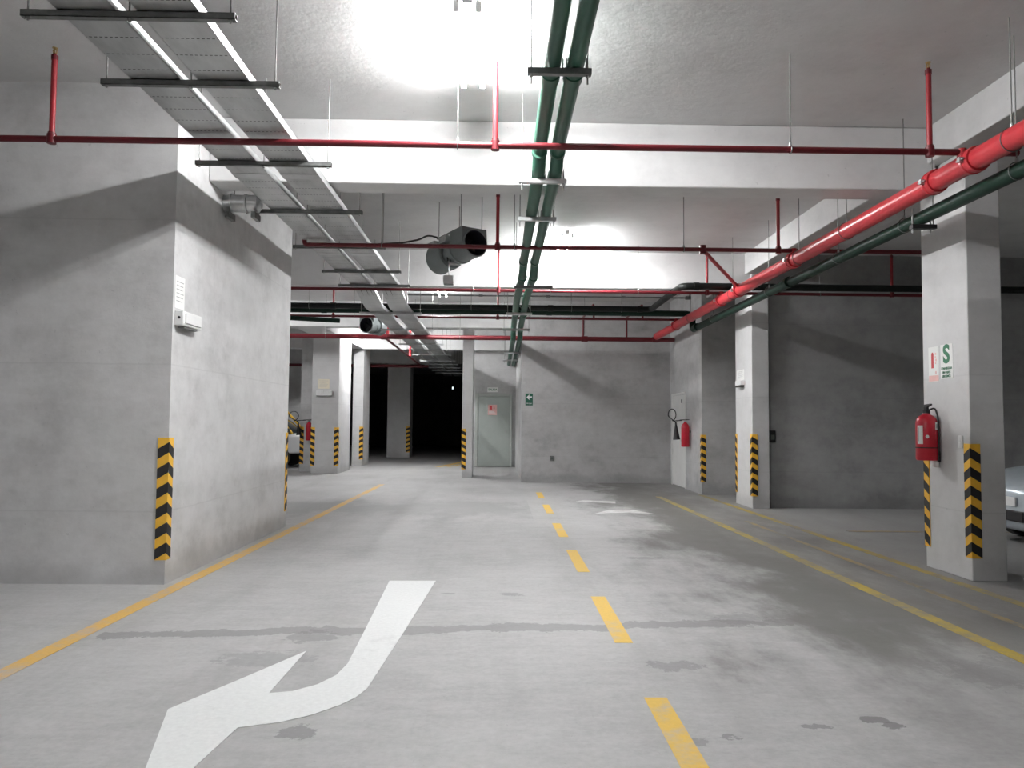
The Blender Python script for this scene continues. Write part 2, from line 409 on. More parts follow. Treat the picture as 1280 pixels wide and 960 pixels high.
# ------------------------------------------------------------------ floor markings (parts of the floor)
def mark(name, pts, mat, label, z=.0025):
    m = MB()
    m.prism([(x, y, .0005) for x, y in pts], (0, 0, z - .0005))
    o = m.build(name, mat, FL); o['label'] = label; return o
def strip(name, x0, y0, x1, y1, w, mat, label, z=.0025):
    return mark(name, [(x0 - w / 2, y0), (x0 + w / 2, y0), (x1 + w / 2, y1), (x1 - w / 2, y1)], mat, label, z)
strip('edge_line', -2.70, -8, -2.53, 17.0, .115, 'yl_left', 'orange-yellow edge line beside the left wall')
for i, (a, c) in enumerate(((.35, 1.55), (2.55, 3.9), (4.86, 6.14), (7.15, 8.36), (9.33, 10.6), (11.75, 13.0), (14.1, 15.3))):
    strip('centre_dash', .785, a, .785, c, .112, 'yl_dash', 'worn yellow dash of the dashed lane line')
strip('bay_line', 3.16, -8, 3.0, 14.6, .11, 'yl_right', 'faded yellow line nearer the lane on the right')
strip('bay_line', 4.06, 1.9, 3.9, 15.0, .10, 'yl_right', 'faded yellow line along the right pillars')
strip('bay_line', 3.62, 2.0, 3.5, 11.0, .07, 'yl_faint', 'nearly worn away yellow line between the right lines', .002)
mark('bay_line', [(4.5, 9.95), (8.5, 9.95), (8.5, 10.06), (4.5, 10.06)], 'yl_faint', 'reddish worn line dividing the right bays')
mark('edge_line', [(-1.95, 23.8), (-1.75, 23.8), (-1.0, 27.6), (-1.2, 27.6)], 'yl_dash', 'yellow line entering the dark passage')
mark('edge_line', [(-1.6, 23.8), (-1.48, 23.8), (-.95, 26.6), (-1.05, 26.6)], 'yl_dash', 'thin yellow line beside the passage line')
# turn arrow
arrow = [(-.921, 6.70), (-.527, 6.71), (-.60, 5.09), (-.655, 4.02), (-.69, 3.885), (-.745, 3.785), (-.846, 3.66), (-.965, 3.57), (-1.138, 3.507),
         (-1.175, 3.10), (-1.21, 2.56), (-1.36, 3.109), (-1.534, 3.723), (-1.35, 4.13), (-1.121, 4.659), (-1.13, 3.942), (-1.021, 3.972), (-.92, 4.075), (-.855, 4.22), (-.833, 4.42), (-.857, 5.084)]
mark('turn_arrow', arrow, 'wl', 'white painted arrow bending left towards the viewer', .003)
for p, l in (([(1.45, 11.75), (2.0, 11.95), (2.35, 11.8), (2.15, 12.25), (1.75, 12.3)], 'flaking white patch of an old arrow, right lane'),
             ([(1.35, 13.6), (2.0, 13.3), (2.05, 13.65), (1.5, 13.8)], 'flaking white stroke of an old arrow, right lane')):
    mark('old_arrow', p, 'wl_faint', l)

# ------------------------------------------------------------------ corner guards
def clip(poly, z0, z1):
    for sgn, lim in ((1, z0), (-1, z1)):
        out = []
        for i in range(len(poly)):
            a, c = poly[i], poly[(i + 1) % len(poly)]
            da, dc = sgn * (a[1] - lim), sgn * (c[1] - lim)
            if da >= 0: out.append(a)
            if da * dc < 0:
                t = da / (da - dc); out.append((a[0] + t * (c[0] - a[0]), lim))
        poly = out
        if not poly: return []
    return poly
def guard(cx, cy, dx, dy, lab, z0=.2, z1=1.205, w=.085, faint=False):
    """rubber angle wrapped round the corner (cx, cy); legs run towards dx along X and dy along Y"""
    t = .009; m = MB()
    nx, ny = -dx, -dy
    m.box(*sorted((cx + nx * t * .8, cx + dx * w)), *sorted((cy, cy + ny * t * .8)), z0, z1, 0)
    m.box(*sorted((cx, cx + nx * t * .8)), *sorted((cy, cy + dy * w)), z0, z1, 0)
    pitch = (z1 - z0) / 6.1; drop = .058
    for k in range(7):
        top = z1 - .055 - k * pitch + .02; bot = top - pitch * .52
        pl = clip([(0, top), (w + t, top - drop), (w + t, bot - drop), (0, bot)], z0, z1)
        if len(pl) < 3: continue
        m.prism([(cx + nx * t + dx * u, cy + ny * t * .8, z) for u, z in pl], (0, ny * t * .2, 0), 1)
        m.prism([(cx + nx * t * .8, cy + ny * t + dy * u, z) for u, z in pl], (nx * t * .2, 0, 0), 1)
    o = m.build('corner_guard', ['yellow', 'blackr'], origin=(cx, cy, z0))
    return tag(o, lab, 'corner guard')
guard(-2.74, 6.5, -1, 1, 'yellow and black chevron guard on the near corner of the left block')
guard(-2.74, 10.12, -1, -1, 'striped guard on the far corner of the left block, seen edge-on')
guard(4.17, 6.82, 1, 1, 'yellow and black chevron guard on the near corner of the extinguisher pillar')
guard(4.17, 7.56, 1, -1, 'striped guard below the red extinguisher on the nearest right pillar')
guard(4.13, 12.62, 1, 1, 'chevron guard on the near corner of the second right pillar')
guard(4.13, 13.5, 1, -1, 'thin striped guard on the far edge of the second right pillar')
guard(3.95, 15.1, 1, 1, 'scuffed chevron guard on the corner right of the white door', .24, 1.16)
guard(-.92, 19.3, 1, 1, 'striped guard on the slim pillar left of the grey door', w=.1)
guard(-4.9, 20.35, 1, 1, 'striped guard on the left corner of the far left pillar', w=.1)
guard(-4.2, 20.35, -1, 1, 'striped guard on the right corner of the far left pillar', w=.1)
guard(-5.4, 21.2, 1, 1, 'striped guard between the white pickup and the far extinguisher', w=.1)
guard(-4.2, 24.0, -1, 1, 'striped guard on the white slim pillar by the dark passage', w=.1)
guard(-3.43, 29.9, -1, 1, 'dim striped guard on the pillar inside the dark passage', w=.14)

# ------------------------------------------------------------------ ceiling lamps
def lamp(x, y0, y1, lab, tube='tube', z=4.11):
    t = thing('fluorescent_lamp', lab, 'lamp', (x, (y0 + y1) / 2, z), 'fluorescent ceiling lamps')
    MB().box(x - .035, x + .035, y0, y1, z + .03, CEIL).build('body', 'white_metal', t, bevel=.006)
    for s in (-1, 1):
        for yy in (y0 + .012, y1 - .012):
            MB().box(x + s * .075 - .02, x + s * .075 + .02, yy - .012, yy + .012, z - .025, z + .05).build('lamp_holder', 'white', t)
        MB().tube([(x + s * .075, y0 + .024, z), (x + s * .075, y1 - .024, z)], .014, 10).build('tube', tube, t)
lamp(-.24, 5.03, 6.24, 'lit fluorescent lamp on the ceiling before the nearest visible beam')
lamp(.98, 11.3, 12.5, 'lit fluorescent lamp right of the green pipes before the second beam')
lamp(-1.25, 15.6, 16.8, 'lit fluorescent lamp hidden above the dark cross pipes', 'tube_dim')
lamp(-3.3, 21.3, 22.5, 'lit fluorescent lamp before the dark passage opening')
lamp(-.2, -.9, .3, 'lit fluorescent lamp overhead beside the viewpoint', 'tube_dim')
lamp(-4.6, -2.6, -1.4, 'added fluorescent fill lamp, unseen at the left behind the viewpoint')  # fill lamp added out of view to brighten the front faces
lamp(-7.2, 15.5, 16.7, 'lit fluorescent lamp over the left side aisle')

# ------------------------------------------------------------------ cable trays
def tray(x0, x1, lab):
    t = thing('cable_tray', lab, 'cable tray', ((x0 + x1) / 2, 3, 3.5))
    prof = [(-6, 3.5), (12.4, 3.5), (13.4, 3.33), (33, 3.33)]
    m = MB()
    for (ya, za), (yb, zb) in zip(prof, prof[1:]):
        m.prism([(x0, ya, za), (x0, yb, zb), (x0, yb, zb + .003), (x0, ya, za + .003)], (x1 - x0, 0, 0))
    m.build('base_sheet', 'tray', t)
    for xa, xb in ((x0, x0 + .003), (x1 - .003, x1)):
        m = MB()
        for (ya, za), (yb, zb) in zip(prof, prof[1:]):
            m.prism([(xa, ya, za), (xa, yb, zb), (xa, yb, zb + .06), (xa, ya, za + .06)], (xb - xa, 0, 0))
            s = 1 if xa == x0 else -1
            e = xa if s > 0 else xb
            m.prism([(e, ya, za + .057), (e, yb, zb + .057), (e, yb, zb + .06), (e, ya, za + .06)], (s * .014, 0, 0))
        m.build('side_rail', 'galv', t)
    # splice covers under the joints
    for yj in (3.25, 6.75, 9.9, 15.9, 19.0):
        z = 3.5 if yj < 12.4 else 3.33
        MB().box(x0 - .004, x1 + .004, yj - .07, yj + .07, z - .004, z - .001).build('splice_plate', 'galv', t)
    return t
tray(-2.345, -2.035, 'left one of the two perforated galvanised cable trays')
tray(-1.925, -1.60, 'right one of the two perforated galvanised cable trays')
# cables lying in the trays
for k, (cx, r) in enumerate(((-2.25, .014), (-2.16, .018), (-2.09, .012), (-1.85, .016), (-1.77, .014))):
    o = MB().tube([(cx, -6, 3.504 + r), (cx + .02, 4, 3.504 + r), (cx - .015, 12.35, 3.504 + r), (cx, 13.4, 3.336 + r), (cx, 33, 3.336 + r)], r, 8).build('power_cable', 'blackp')
    tag(o, 'black power cable lying in the %s cable tray' % ('left' if cx < -1.97 else 'right'), 'cable',
        'cables in the left cable tray' if cx < -1.97 else 'cables in the right cable tray')
ys = [4.02, 4.84, 6.36, 7.82, 9.4, 10.93, 12.05, 13.9, 16.4, 17.9, 19.4, 20.9, 22.4, 24.6, 26.1, 27.6, 29.0, 30.6]
for i, y in enumerate(ys):
    z = 3.494 if y < 12.4 else 3.324
    t = thing('trapeze_hanger', '%s steel cross strut under the cable trays, counted from the viewer' % ORD[i], 'pipe hanger', (-1.97, y, z), 'cross struts under the cable trays')
    m = MB()
    m.box(-2.53, -1.41, y - .02, y + .02, z - .035, z - .031); m.box(-2.53, -1.41, y - .02, y - .017, z - .035, z)
    m.box(-2.53, -1.41, y + .017, y + .02, z - .035, z)
    m.box(-2.53, -1.41, y - .02, y - .008, z - .003, z); m.box(-2.53, -1.41, y + .008, y + .02, z - .003, z)
    m.build('channel', 'strut' if y < 13 else 'galv', t)
    inbeam = any(b - .02 < y < b + .34 for b in (7.2, 12.7, 18.25, 23.8, 29.4))
    for x in (-2.5, -1.97, -1.44):
        MB().tube([(x, y, z - .05), (x, y, BB if inbeam else CEIL)], .005, 6).build('threaded_rod', 'rod', t)
        MB().lathe((x, y, z - .047), (0, 0, 1), [(0, 0), (0, .012), (.012, .012), (.012, 0)], 6).build('nut', 'galv', t)

# ------------------------------------------------------------------ twin green pipes
for x, side in ((.315, 'left'), (.465, 'right')):
    t = thing('green_pipe', '%s one of the two green pipes running along the middle of the ceiling' % side, 'pipe', (x, 5, 3.6))
    MB().tube([(x, -6, 3.66), (x, 6.32, 3.64), (x, 6.5, 3.52), (x, 6.8, 3.50), (x - .01, 10.25, 3.5), (x - .015, 10.55, 3.37), (x - .05, 12.4, 3.36), (x - .03, 16.6, 3.36), (x - .03, 16.75, 3.19), (x - .03, 24.15, 3.19)],
              .057, 16, fillet=.07).build('pipe_run', 'green', t)
    for y, z, L in ((6.36, 3.612, .03), (6.74, 3.505, .05), (5.0, 3.643, .05), (10.2, 3.5, .05), (10.62, 3.367, .04), (1.5, 3.65, .05), (14.2, 3.36, .05)):
        MB().tube([(x - (.012 if y > 10 else 0) - (.02 if y > 13 else 0), y - L, z), (x - (.012 if y > 10 else 0) - (.02 if y > 13 else 0), y + L, z)], .066, 16).build('coupling', 'green', t)
def trap(x0, x1, y, ztop, rods, lab, top=CEIL, mat='strut'):
    t = thing('trapeze_hanger', lab, 'pipe hanger', ((x0 + x1) / 2, y, ztop), 'cross struts under the green pipes')
    m = MB(); m.box(x0, x1, y - .021, y + .021, ztop - .042, ztop); m.build('channel', mat, t, bevel=.004)
    for x in rods:
        MB().tube([(x, y, ztop - .10), (x, y, top)], .005, 6).build('threaded_rod', 'rod', t)
        MB().lathe((x, y, ztop - .055), (0, 0, 1), [(0, 0), (0, .012), (.013, .012), (.013, 0)], 6).build('nut', 'galv', t)
    for cx in (.315, .465):
        if x0 > 1: break
        MB().tube([(cx - .063, y, ztop - .002), (cx - .063, y, ztop + .06), (cx - .04, y, ztop + .105), (cx, y, ztop + .122), (cx + .04, y, ztop + .105), (cx + .063, y, ztop + .06), (cx + .063, y, ztop - .002)], .005, 6).build('u_bolt', 'galv', t)
trap(.155, .56, 4.78, 3.585, (.18, .535), 'dark cross strut under the green pipes, nearest the viewer')
trap(.15, .56, 6.58, 3.455, (.175, .535), 'cross strut under the green pipes at their step before the beam', mat='galv')
trap(.165, .56, 7.78, 3.443, (.19, .535), 'cross strut under the green pipes just beyond the nearest beam', mat='galv')
trap(.19, .74, 10.9, 3.30, (.22, .71), 'wide cross strut under the green pipes beside the second lamp')
trap(.10, .56, 13.6, 3.30, (.13, .53), 'bright cross strut under the green pipes beyond the second beam', mat='galv')
trap(.05, .62, 15.9, 3.30, (.08, .59), 'bright cross strut under the green pipes by the dark cross pipes', mat='galv')
trap(.10, .50, 19.4, 3.13, (.13, .48), 'cross strut under the green pipes entering the door recess', mat='galv')
trap(.10, .50, 21.6, 3.13, (.13, .48), 'cross strut under the green pipes deep in the door recess', mat='galv')

# ------------------------------------------------------------------ red sprinkler lines
def sprig(t, x, y, z0, z1=4.06, r=.021, mat='red_shaded'):
    MB().tube([(x, y, z0), (x, y, z1)], r, 12).build('riser', 'red_half_shaded' if mat == 'red_shaded' else mat, t)
    MB().lathe((x, y, z0 - .035), (0, 0, 1), [(0, 0), (0, .034), (.07, .034), (.075, .028), (.085, .028), (.085, 0)], 12).build('tee_fitting', mat, t)
    h = MB()
    h.lathe((x, y, z1 - .005), (0, 0, 1), [(0, .025), (.035, .025), (.035, .014), (.05, .012), (.05, 0)], 12)
    h.build('reducer', mat, t)
    h = MB(); h.tube([(x - .012, y, z1 + .045), (x - .014, y, z1 + .07), (x, y, z1 + .088), (x + .014, y, z1 + .07), (x + .012, y, z1 + .045)], .004, 6)
    h.lathe((x, y, z1 + .086), (0, 0, 1), [(0, 0), (0, .02), (.004, .02), (.004, 0)], 12); h.lathe((x, y, z1 + .04), (0, 0, 1), [(0, .012), (.01, .012), (.012, .004), (.045, .004)], 10)
    h.build('sprinkler_head', 'brass', t)
def branch(y, x0, x1, z, sprigs, lab, r=.025, mat='red_shaded', yr=None):
    t = thing('sprinkler_pipe', lab, 'pipe', ((x0 + x1) / 2, y, z), 'red sprinkler branch pipes')
    MB().tube([(x0, y, z), (x1, y, z)], r, 12).build('pipe_run', mat, t)
    for x in sprigs: sprig(t, x, y, z, mat=mat)
    return t
zb = 3.45
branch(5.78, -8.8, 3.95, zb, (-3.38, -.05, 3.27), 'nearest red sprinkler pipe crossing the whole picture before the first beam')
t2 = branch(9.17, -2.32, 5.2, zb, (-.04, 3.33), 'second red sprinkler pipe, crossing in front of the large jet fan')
MB().tube([(-2.26, 9.17, zb), (-2.335, 9.17, zb), (-2.335, 9.17, zb + .11)], .026, 12, fillet=.04).build('elbow', 'red_shaded', t2)
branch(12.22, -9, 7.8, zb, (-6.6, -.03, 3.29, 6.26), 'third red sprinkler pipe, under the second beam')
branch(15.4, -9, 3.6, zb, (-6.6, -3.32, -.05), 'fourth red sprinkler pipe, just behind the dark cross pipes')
# sway connection from second branch to the main
tb = thing('connecting_pipe', 'slanting red pipe linking the second sprinkler pipe to the main', 'pipe', (2.9, 10.2, 3.42))
MB().tube([(2.44, 9.2, 3.44), (3.45, 11.2, 3.39)], .025, 12).build('pipe_run', 'red', tb)
MB().lathe((2.42, 9.17, 3.40), (0, 0, 1), [(0, 0), (0, .04), (.1, .04), (.1, 0)], 12).build('elbow', 'red_shaded', tb)
# big main on the right
tm = thing('sprinkler_main', 'thick bright red main pipe running along the right side', 'pipe', (3.52, 6, 3.33))
MB().tube([(3.51, -6, 3.34), (3.52, 17.3, 3.33)], .08, 24).build('pipe_run', 'red', tm)
for y in (5.62, 6.15, 1.2, 9.17, 11.3, 12.22, 15.4):
    m = MB(); m.lathe((3.516, y - .05, 3.335), (0, 1, 0), [(0, .081), (0, .096), (.028, .100), (.035, .092), (.065, .092), (.072, .100), (.1, .096), (.1, .081)], 24)
    c = m.build('coupling', 'red', tm)
    for s in (-1, 1):
        m = MB(); m.obox((3.516 + s * .108, y, 3.335), (.036, .036, .036)); m.tube([(3.516 + s * .112, y - .045, 3.335), (3.516 + s * .112, y + .045, 3.335)], .008, 8)
        m.build('clamp_bolt', 'galv', c)
for y in (5.78, 9.17, 12.22, 15.4):
    MB().tube([(3.516, y, 3.40), (3.516, y, 3.475)], .035, 14).build('outlet', 'red', tm)
# cross main at the back
tx = thing('cross_main', 'red cross main pipe running in front of the back wall', 'pipe', (0, 17.36, 3.262))
MB().tube([(-9, 17.36, 3.262), (3.93, 17.36, 3.262)], .052, 16).build('pipe_run', 'red_shaded', tx)
for x in (-2.6, 1.9, 3.5): MB().tube([(x - .07, 17.36, 3.262), (x + .07, 17.36, 3.262)], .064, 16).build('coupling', 'red_shaded', tx)
for x in (1.87, 2.85): MB().tube([(x, 17.36, 3.262), (x, 17.36, 3.75), (x, 15.45, 3.75), (x, 15.4, 3.46)], .022, 10, fillet=.06).build('riser', 'red_shaded', tx)
td = thing('sprinkler_pipe', 'red pipe running from the cross main into the dark passage', 'pipe', (-2.61, 20, 3.27), 'red sprinkler branch pipes')
MB().tube([(-2.6, 17.36, 3.255), (-2.64, 26.2, 3.25)], .028, 12).build('pipe_run', 'red_shaded', td)
sprig(td, -2.60, 17.9, 3.29, 3.98, .035, 'red'); sprig(td, -2.63, 22.7, 3.27, 4.05, .035, 'red')
branch(26.2, -9, -2.4, 3.25, (), 'red sprinkler pipe half lit at the mouth of the dark passage', .05)

# ------------------------------------------------------------------ dark cross pipes and right green pipe
t = thing('drain_pipe', 'black pipe crossing behind the second beam then turning forward at the right', 'pipe', (0, 14.6, 3.535))
MB().tube([(-9, 14.6, 3.535), (2.86, 14.6, 3.535), (2.86, 12.1, 3.535), (10, 12.1, 3.535)], .055, 16, fillet=.14).build('pipe_run', 'black_pipe', t)
for p, q in (((2.6, 14.6), (2.7, 14.6)), ((-3.2, 14.6), (-3.1, 14.6)), ((.9, 14.6), (1.0, 14.6)), ((3.05, 12.1), (3.13, 12.1))):
    MB().tube([(p[0], p[1], 3.535), (q[0], q[1], 3.535)], .063, 16).build('coupling', 'black_pipe', t)
MB().tube([(2.86, 12.62, 3.535), (2.86, 12.70, 3.535)], .063, 16).build('coupling', 'black_pipe', t)
t = thing('drain_pipe', 'dark green pipe crossing the ceiling and returning beside the red main', 'pipe', (3.7, 8, 3.2))
MB().tube([(-9, 14.95, 3.51), (3.74, 14.95, 3.51), (3.74, 14.95, 3.2), (3.74, 14.75, 3.2), (3.71, -6, 3.2)], .06, 16, fillet=.13).build('pipe_run', 'dgreen', t)
for x in (-3.4, -1.2, .95, 2.4): MB().tube([(x - .05, 14.95, 3.51), (x + .05, 14.95, 3.51)], .068, 16).build('coupling', 'dgreen', t)
for y in (2.6, 9.9, 14.55): MB().tube([(3.715, y - .06, 3.2), (3.715, y + .06, 3.2)], .07, 16).build('coupling', 'dgreen', t)
t = thing('drain_pipe', 'second dark green pipe at the left, ending short of the cable trays', 'pipe', (-4.5, 15.2, 3.36))
MB().tube([(-7.5, 13.3, 3.30), (-3.15, 15.2, 3.33)], .045, 14, fillet=.1).build('pipe_run', 'dgreen', t)
t = thing('conduit', 'thin grey conduit crossing above the dark pipes', 'conduit', (1, 13.75, 3.62))
MB().tube([(-1.65, 13.75, 3.62), (3.4, 13.75, 3.62), (3.4, 13.75, CEIL)], .014, 10, fillet=.08).build('pipe_run', 'strut', t)
for x in (-.35, .85, 2.2): MB().tube([(x - .035, 13.75, 3.62), (x + .035, 13.75, 3.62)], .022, 10).build('coupling', 'strut', t)
MB().obox((3.36, 13.75, 3.62), (.1, .06, .06)).build('end_box', 'strut', t, bevel=.006)

# pipe hangers: rod + ring
def hanger(x, y, z, r, lab, group, top=CEIL):
    t = thing('pipe_hanger', lab, 'pipe hanger', (x, y, z), group)
    MB().tube([(x, y, z + r + .02), (x, y, top)], .005, 6).build('threaded_rod', 'rod', t)
    # ring in the plane across the pipe
    along_x = 'branch' in group or 'cross' in group
    pts = []
    for k in range(17):
        a = pi / 2 + 2 * pi * k / 16
        c_, s_ = (r + .004) * cos(a), (r + .006) * sin(a)
        pts.append((x, y + c_, z + s_) if along_x else (x + c_, y, z + s_))
    MB().tube(pts, .004, 6, cap=False).build('ring', 'strut', t)
    MB().lathe((x, y, z + r), (0, 0, 1), [(0, 0), (0, .014), (.03, .011), (.03, 0)], 8).build('nut', 'galv', t)
for x, w in ((-.336, 'left of the middle riser'), (2.2, 'right of the green pipes')):
    hanger(x, 5.78, zb, .025, 'thin steel hanger of the nearest red sprinkler pipe, ' + w, 'hangers of the red branch pipes')
for x, w in ((-1.42, 'right of the cable trays'), (2.19, 'left of the slanting red pipe'), (.16, 'left of the green pipes')):
    hanger(x, 9.17, zb, .025, 'thin steel hanger of the second red sprinkler pipe, ' + w, 'hangers of the red branch pipes')
for x, w in ((-.43, 'under the large jet fan'), (2.19, 'right of the second lamp'), (5.1, 'in the right bay')):
    hanger(x, 12.22, zb, .025, 'thin steel hanger of the third red sprinkler pipe, ' + w, 'hangers of the red branch pipes')
for x, w in ((-2.9, 'left of the cable trays'), (1.4, 'right of the green pipes')):
    hanger(x, 15.4, zb, .025, 'thin steel hanger of the fourth red sprinkler pipe, ' + w, 'hangers of the red branch pipes')
for y, w in ((5.2, 'nearest the viewer'), (7.75, 'beyond the nearest pillar'), (9.0, 'by the second sprinkler pipe'), (11.6, 'near the slanting red pipe'), (14.2, 'by the dark cross pipes')):
    hanger(3.516, y, 3.334, .08, 'steel hanger holding the thick red main, ' + w, 'hangers of the red main')
for y, w in ((5.45, 'nearest the viewer'), (7.0, 'in front of the nearest pillar'), (8.4, 'between the two right pillars'), (10.6, 'before the second right pillar'), (13.4, 'at its far end')):
    hanger(3.715, y, 3.2, .06, 'steel hanger holding the right dark green pipe, ' + w, 'hangers of the right green pipe')
for x, y, w in ((-3.6, 14.6, 'left of the cable trays'), (-.55, 14.6, 'right of the cable trays'), (1.35, 14.6, 'right of the green pipes'), (2.3, 14.6, 'before its bend')):
    hanger(x, y, 3.535, .055, 'steel hanger holding the black cross pipe, ' + w, 'hangers of the black cross pipe')
for x, w in ((-3.9, 'by the left block'), (-.9, 'right of the cable trays'), (1.9, 'before the right riser')):
    hanger(x, 17.36, 3.262, .052, 'steel hanger holding the red cross main, ' + w, 'hangers of the red cross main')
# pipe clamp with bolts on the right green pipe
t = thing('pipe_clamp', 'dark bolted clamp under the right green pipe beside the nearest pillar', 'clamp', (3.715, 6.72, 3.1))
MB().box(3.62, 3.84, 6.69, 6.75, 3.095, 3.135).build('bracket', 'blackr', t, bevel=.004)
for x in (3.635, 3.795): MB().tube([(x, 6.72, 3.06), (x, 6.72, 3.28)], .007, 8).build('bolt', 'galv', t)
MB().tube([(3.82, 6.72, 3.12), (3.82, 6.72, CEIL)], .005, 6).build('threaded_rod', 'rod', t)

# ------------------------------------------------------------------ jet fans
def jet_fan(near, far, r, lab, boxes=True, L=None):
    A, B = Vector(near), Vector(far); ax = (B - A).normalized(); L = (B - A).length
    t = thing('jet_fan', lab, 'fan', tuple((A + B) / 2))
    side = ax.cross(Vector((0, 0, 1))).normalized(); up = side.cross(ax).normalized()
    if up.z < 0: up = -up
    def P(d, s, u): return A + ax * d + side * s + up * u
    # outlet duct (open tube)
    MB().lathe(A, ax, [(0, r * .93), (0, r), (.015, r * 1.03), (.03, r), (L * .36, r * .98), (L * .38, r * 1.0)], 32).build('outlet_duct', 'fan', t)
    MB().lathe(A, ax, [(.0, r * .93), (L * .33, r * .9), (L * .33, 0)], 32).build('duct_lining', 'fan_in', t)
    m = MB()
    for k in range(6):
        a = k * pi / 3; d = cos(a) * side + sin(a) * up
        e = -sin(a) * side + cos(a) * up
        c0 = A + ax * (L * .26)
        m.prism([c0 + d * r * .25 - e * .02, c0 + d * r * .86 - e * .045, c0 + d * r * .86 + e * .045 + ax * .03, c0 + d * r * .25 + e * .02 + ax * .02], ax * .004)
    m.lathe(A + ax * (L * .22), ax, [(0, 0), (.01, r * .18), (.04, r * .26), (.1, r * .26)], 16)
    m.build('impeller', 'fan_dark', t)
    # motor section: narrower with flanges
    MB().lathe(A, ax, [(L * .36, r * 1.0), (L * .37, r * 1.07), (L * .40, r * 1.07), (L * .41, r * .86), (L * .64, r * .86), (L * .65, r * 1.0)], 32).build('motor_casing', 'fan', t)
    # inlet collar, wide
    MB().lathe(A, ax, [(L * .63, r * .9), (L * .64, r * 1.10), (L * .67, r * 1.14), (L * .97, r * 1.14), (L, r * 1.18), (L, r * 1.08), (L * .75, r * .95), (L * .75, 0)], 32).build('inlet_collar', 'fan', t)
    MB().obox(P(L * .55, -r * .55, -r * .62), (.05, .05, .05)).build('knob', 'blackp', t)
    # square top hood
    m = MB()
    q = [P(.02, r * 1.05, 0), P(.02, r * 1.05, r * 1.12), P(.02, -r * 1.05, r * 1.12), P(.02, -r * 1.05, 0)]
    q += [P(.02, -r * 1.005 * cos(k * pi / 16), r * 1.005 * sin(k * pi / 16)) for k in range(17)]
    m.prism(q, ax * (L * .33)); m.build('hood', 'fan', t)
    if boxes:
        m = MB()
        for s in (-1, 1): m.prism([P(L * .05, s * r * .95, r * 1.12), P(L * .75, s * r * .95, r * 1.12), P(L * .75, s * r * .95, r * 1.2), P(L * .05, s * r * .95, r * 1.2)], side * .03)
        m.build('mounting_rail', 'strut', t)
        for d in (.1, .7):
            for s in (-.9, .9):
                p = P(L * d, s * r, r * 1.15); MB().tube([p, (p.x, p.y, CEIL)], .006, 6).build('threaded_rod', 'rod', t)
        b = MB(); b.prism([P(L * .48, -r * 1.05, r * .62), P(L * .66, -r * 1.05, r * .62), P(L * .66, -r * 1.05, r * 1.1), P(L * .48, -r * 1.05, r * 1.1)], side * .12)
        b.build('terminal_box', 'galv', t, bevel=.005)
        b = MB(); b.prism([P(L * .80, -r * 1.05, r * .9), P(L * .98, -r * 1.05, r * .9), P(L * .98, -r * 1.05, r * 1.1), P(L * .80, -r * 1.05, r * 1.1)], side * .2)
        b.build('bracket', 'galv', t, bevel=.004)
        MB().obox(P(L * .5, -r * .2, -r * .98), (.16, .05, .02)).build('drain_plate', 'galv', t)
    return t
jet_fan((-.31, 9.50, 3.575), (-.82, 10.22, 3.51), .172, 'large grey jet fan hanging between the cable trays and green pipes')
jet_fan((-2.83, 16.35, 3.40), (-2.62, 16.85, 3.42), .165, 'small grey jet fan far back left of the cable trays', boxes=False)
MB_ = MB(); MB_.tube([(-.83, 10.02, 3.76), (-.95, 9.98, 3.78), (-1.05, 9.9, 3.70), (-1.25, 9.75, 3.62), (-1.60, 9.6, 3.56)], .012, 8, fillet=.06)
tag(MB_.build('power_cable', 'blackp'), 'black cable hanging from the large jet fan to the trays', 'cable')
t = thing('junction_box', 'small grey junction box hanging below the large jet fan', 'box', (-.66, 9.8, 3.15))
MB().box(-.72, -.60, 9.74, 9.86, 3.10, 3.215).build('enclosure', 'fan', t, bevel=.006)
MB().box(-.725, -.595, 9.733, 9.74, 3.105, 3.21).build('lid', 'galv', t)
MB().tube([(-.66, 9.8, 3.21), (-.66, 9.8, 3.46)], .006, 8).build('rod', 'galv', t)
t = thing('duct_fan', 'small galvanised duct fan tucked behind the nearest beam at the left wall', 'fan', (-2.55, 7.63, 3.5))
MB().lathe((-2.735, 7.63, 3.50), (1, 0, 0), [(0, .0), (0, .085), (.05, .085), (.055, .098), (.075, .098), (.08, .085), (.2, .085), (.205, .098), (.225, .098), (.23, .085), (.33, .085), (.36, .05), (.36, 0)], 24).build('casing', 'galv', t)
MB().box(-2.7, -2.66, 7.54, 7.72, 3.34, 3.40).build('bracket', 'strut', t)
MB().box(-2.45, -2.41, 7.54, 7.72, 3.34, 3.40).build('bracket', 'strut', t)
for x in (-2.68, -2.43): MB().tube([(x, 7.735, 3.34), (x, 7.735, CEIL)], .005, 6).build('threaded_rod', 'rod', t)

# ------------------------------------------------------------------ wall fittings
def plane_xneg(X):   # on a face looking towards -X: u to the right as seen = -Y
    return lambda u, v, w, y0, z0: (X - .001 - w, y0 - u, z0 + v)
